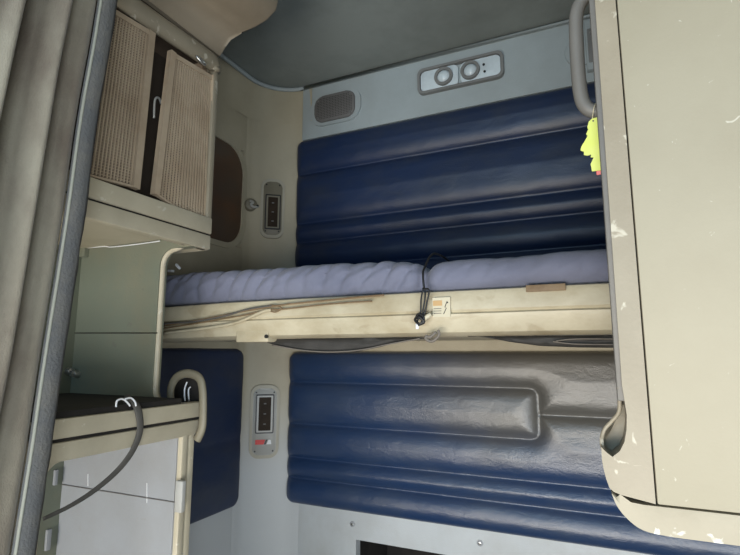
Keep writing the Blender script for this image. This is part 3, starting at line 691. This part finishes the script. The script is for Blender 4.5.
# recess polygon bites into the outline: concave finger pull
body = [(XL, TOP)] + [(XL, R(620,300)[1])] + out + [(XR, zb), (XR, TOP)]
seamx = R(656,504)[0]; 
slotL, slotR = R(610.5,491), R(655.5,504.5)
# lower moulding below the slot, side strip above it
low = [R(611,491.5), R(618,497.5), R(631,502.3), R(643,504.8), R(656,506.3)]
low = low + [(XR, low[-1][1])] + [(XR, zb)] + [(v.x, v.y) for v in spline([(*R(*p),0) for p in ((740,546),(705,541.5),(669,536.5),(643.6,530.5),(628,519.5),(617,506),(611,491.5))], 5)][:-1]
bm = NB(); prism(bm, low, RY, 0.85, 'y', 0.004, 3, 0); obj('bottom_moulding', cshift(bm), 'worn', cup, smooth=True, angle=50)
fp = [R(619.5,416),(R(609,428)),(R(603.5,437)),(R(603.5,446)),R(612.5,456.5),R(620.5,450),R(625,441),R(626.5,428),R(626,405)]
strip = [(R(596,0)[0], TOP), (R(622,385)[0], R(622,385)[1]), R(626.8,415), R(626.5,430), R(624.5,442), R(620,451), R(612.5,457), R(606,452), R(601.2,447),
         R(602,460), R(603.6,469), R(606.2,479), R(609.5,488), R(614,492), R(622,495.2), R(631,497.6), R(643,500.8), R(655,504), (seamx-.0002, R(655,504)[1]), (seamx-.0002, TOP)]
bm = NB(); prism(bm, strip, RY, RY+.05, 'y', 0, 2, 0); obj('side_strip', cshift(bm), 'strip', cup)
# dished finger pull behind the strip
Q = lambda px, py: (W(px,py,'y',RY+.04).x, W(px,py,'y',RY+.04).z)
pull = [Q(*p) for p in ((621,404),(619.5,417),(612,428),(605,437),(603,448),(607,462),(640,470),(640,404))]
bm = NB(); prism(bm, pull, RY+.04, 0.70, 'y', 0.002, 2, 0); p_ = obj('finger_pull', cshift(bm), 'strip', cup, smooth=True, angle=50)
bm = NB(); ol = [R(*p) for p in ((619,388),(620,412),(612,424),(605,432),(602,441),(602.5,450),(606,456))]
tube(bm, spline([(x, RY+.012+0.012*math.sin(math.pi*i/6), z) for i,(x,z) in enumerate(ol)],5), 0.0022, 8); obj('pull_rim', cshift(bm), 'strip', p_, smooth=True)
# rear side rim, seen as narrow band left of the strip
bm = NB(); B(bm, 0.0135, 0.03, RY+.010, RY+.030, R(618,402)[1], TOP, .002); obj('side_rim', cshift(bm), 'handle', cup, smooth=True, angle=40)
bm = NB(); B(bm, 0.0200, seamx-.01, RY+.051, 0.848, R(618,419)[1], TOP, .002); obj('side_panel', cshift(bm), 'strip', cup, smooth=True, angle=40)
bm = NB(); B(bm, seamx-.01, XR-.002, RY+.012, 0.848, R(655,504)[1]-.006, TOP); obj('carcass', cshift(bm), 'dark', cup)
dz = R(740,516)[1]
bm = NB(); B(bm, seamx+.0013, XR, RY-.001, RY+.02, R(656,504.2)[1], TOP, .0015); obj('cupboard_door', cshift(bm), 'door', cup, smooth=True, angle=40)
# grab handle
hy = 0.655
gp = [W(x, y, 'y', hy) for x, y in ((600,-8),(590,-6),(582,1),(577,12),(576,30),(578,70),(581,96),(586,107),(594,111),(604,111))]
c = W(580, 60, 'y', hy)
gh = thing('grab_handle', 'dark grey tubular grab handle on the side of the cream cupboard', 'handle', c)
obj('grip', tube(NB(), spline([p-c for p in gp],6), 0.0088, 14), 'handle', gh, smooth=True)
# air freshener
fy = 0.650
tc = W(598, 145, 'y', fy)
af = thing('air_freshener', 'yellow tree-shaped card air freshener hanging from the grab handle', 'air freshener', tc)
half = [(0,26),(2,26),(5,24),(7,19),(6.5,17),(9,13),(8,11),(11,7),(15,2),(16,-1),(13.5,-3),(14,-6),(11,-7.5),(8,-7),(9,-9.5),(6.5,-10.5),(7.5,-12),(10,-16),(10,-23),(0,-24)]
pts = [(-x, y) for x, y in half] + [(x, y) for x, y in half[::-1]][1:-1]
s_ = 0.00137
bm = NB(); prism(bm, [(x*s_+.0016, y*s_-.0002) for x, y in pts], -0.0008, 0.0008); bmesh.ops.rotate(bm, verts=bm.verts, matrix=Matrix.Rotation(math.radians(-6),3,'Y'))
tr = obj('tree_card', bm, 'yellow', af)
bm = NB(); disc(bm, -.0035, .0318, .0011, -.0012, -.0008, n=10); obj('card_hole', bm, 'black', tr)
bm = NB(); B(bm, -.004,.008,.0012,.0022,-.0375,-.028,.001); pk = obj('pink_tab', bm, 'pink', af)
obj('string', tube(NB(), spline([Vector((-.0035,-.001,.031)), W(592.5,118,'y',fy)-tc, W(594,108,'y',fy-.011)-tc, W(596,103,'y',fy+.003)-tc, W(597,108,'y',fy+.012)-tc, Vector((-.0030,.001,.031))],5), 0.0006, 6), 'paper', af, smooth=True)
# ------------------------------------------------------------------ curtain
def curtain():
    bm = NB(); ns, nz = 260, 60; R_ = []
    x0 = -0.675
    for j in range(nz+1):
        t = j/nz; z = 2.03-(2.03-0.35)*t; row = []
        ye = np.interp(z, [0.3,0.846,0.998,1.2,1.365,1.478,1.656,2.03], [0.402,0.439,0.448,0.460,0.467,0.474,0.489,0.521]) + 0.033
        for i in range(ns+1):
            s = i/ns
            y = ye-0.030-0.033 - s*(0.62)
            ph = s*2*math.pi*12.5 + 1.4*noise.noise(Vector((s*7, z*0.6, 0))) + 0.3
            amp = min(1,s*14+.15)*0.042*(1-0.25*t) * (0.75+0.4*noise.noise(Vector((s*9, 4, z*1.2))))
            x = x0 + amp*math.sin(ph+0.6*math.sin(ph)) + 0.006*noise.noise(Vector((s*30, z*5, 2))) + 0.012*noise.noise(Vector((s*6,z*2.5,7)))*t
            y += 0.010*math.cos(ph*1.0)*0.5
            row.append(Vector((x, y, z)))
        R_.append(row)
    vs = [[bm.verts.new(p) for p in r] for r in R_]
    for j in range(nz):
        for i in range(ns): bm.faces.new((vs[j][i],vs[j][i+1],vs[j+1][i+1],vs[j+1][i]))
    edge = [r[0] for r in R_]
    return bm, edge
bm, edge = curtain()
ct = thing('curtain', 'heavy grey-olive pleated curtain with a dark dusty border hanging at far left', 'curtain', (-0.675, 0.3, 2.03))
OT = Vector(ct.location)
bmesh.ops.translate(bm, verts=bm.verts, vec=-OT)
c_ = obj('curtain_cloth', bm, 'curtain', ct, smooth=True)
sm = c_.modifiers.new('s','SOLIDIFY'); sm.thickness = 0.002
bm = NB(); rows = []
for p in edge:
    r = []
    for k in range(7):
        u = k/6; w = 0.029
        jit = (0.0022*noise.noise(Vector((p.z*55, 0, 0)))+0.0012*noise.noise(Vector((p.z*190, 0, 0))))*(1 if k == 6 else 0)
        r.append(bm.verts.new(Vector((p.x + 0.004*math.sin(u*math.pi) + 0.002, p.y + w*u + jit, p.z))-OT))
    rows.append(r)
for a, b in zip(rows[:-1], rows[1:]):
    for k in range(6): bm.faces.new((a[k],a[k+1],b[k+1],b[k]))
bd = obj('curtain_border', bm, 'border', ct, smooth=True); sm = bd.modifiers.new('s','SOLIDIFY'); sm.thickness = 0.003
obj('welt', tube(NB(), [p+Vector((.006,.003,0))-OT for p in edge], 0.0022, 8), 'welt', ct, smooth=True)
# rail it hangs from
o = obj('curtain_rail', tube(NB(), [(-0.675, YF+.02, 2.045),(-0.675, 0.14, 2.045),(-0.675,0.56,2.045)], 0.008, 10), 'grey', smooth=True)
tag(o, 'grey curtain rail above the pleated curtain', 'rail')
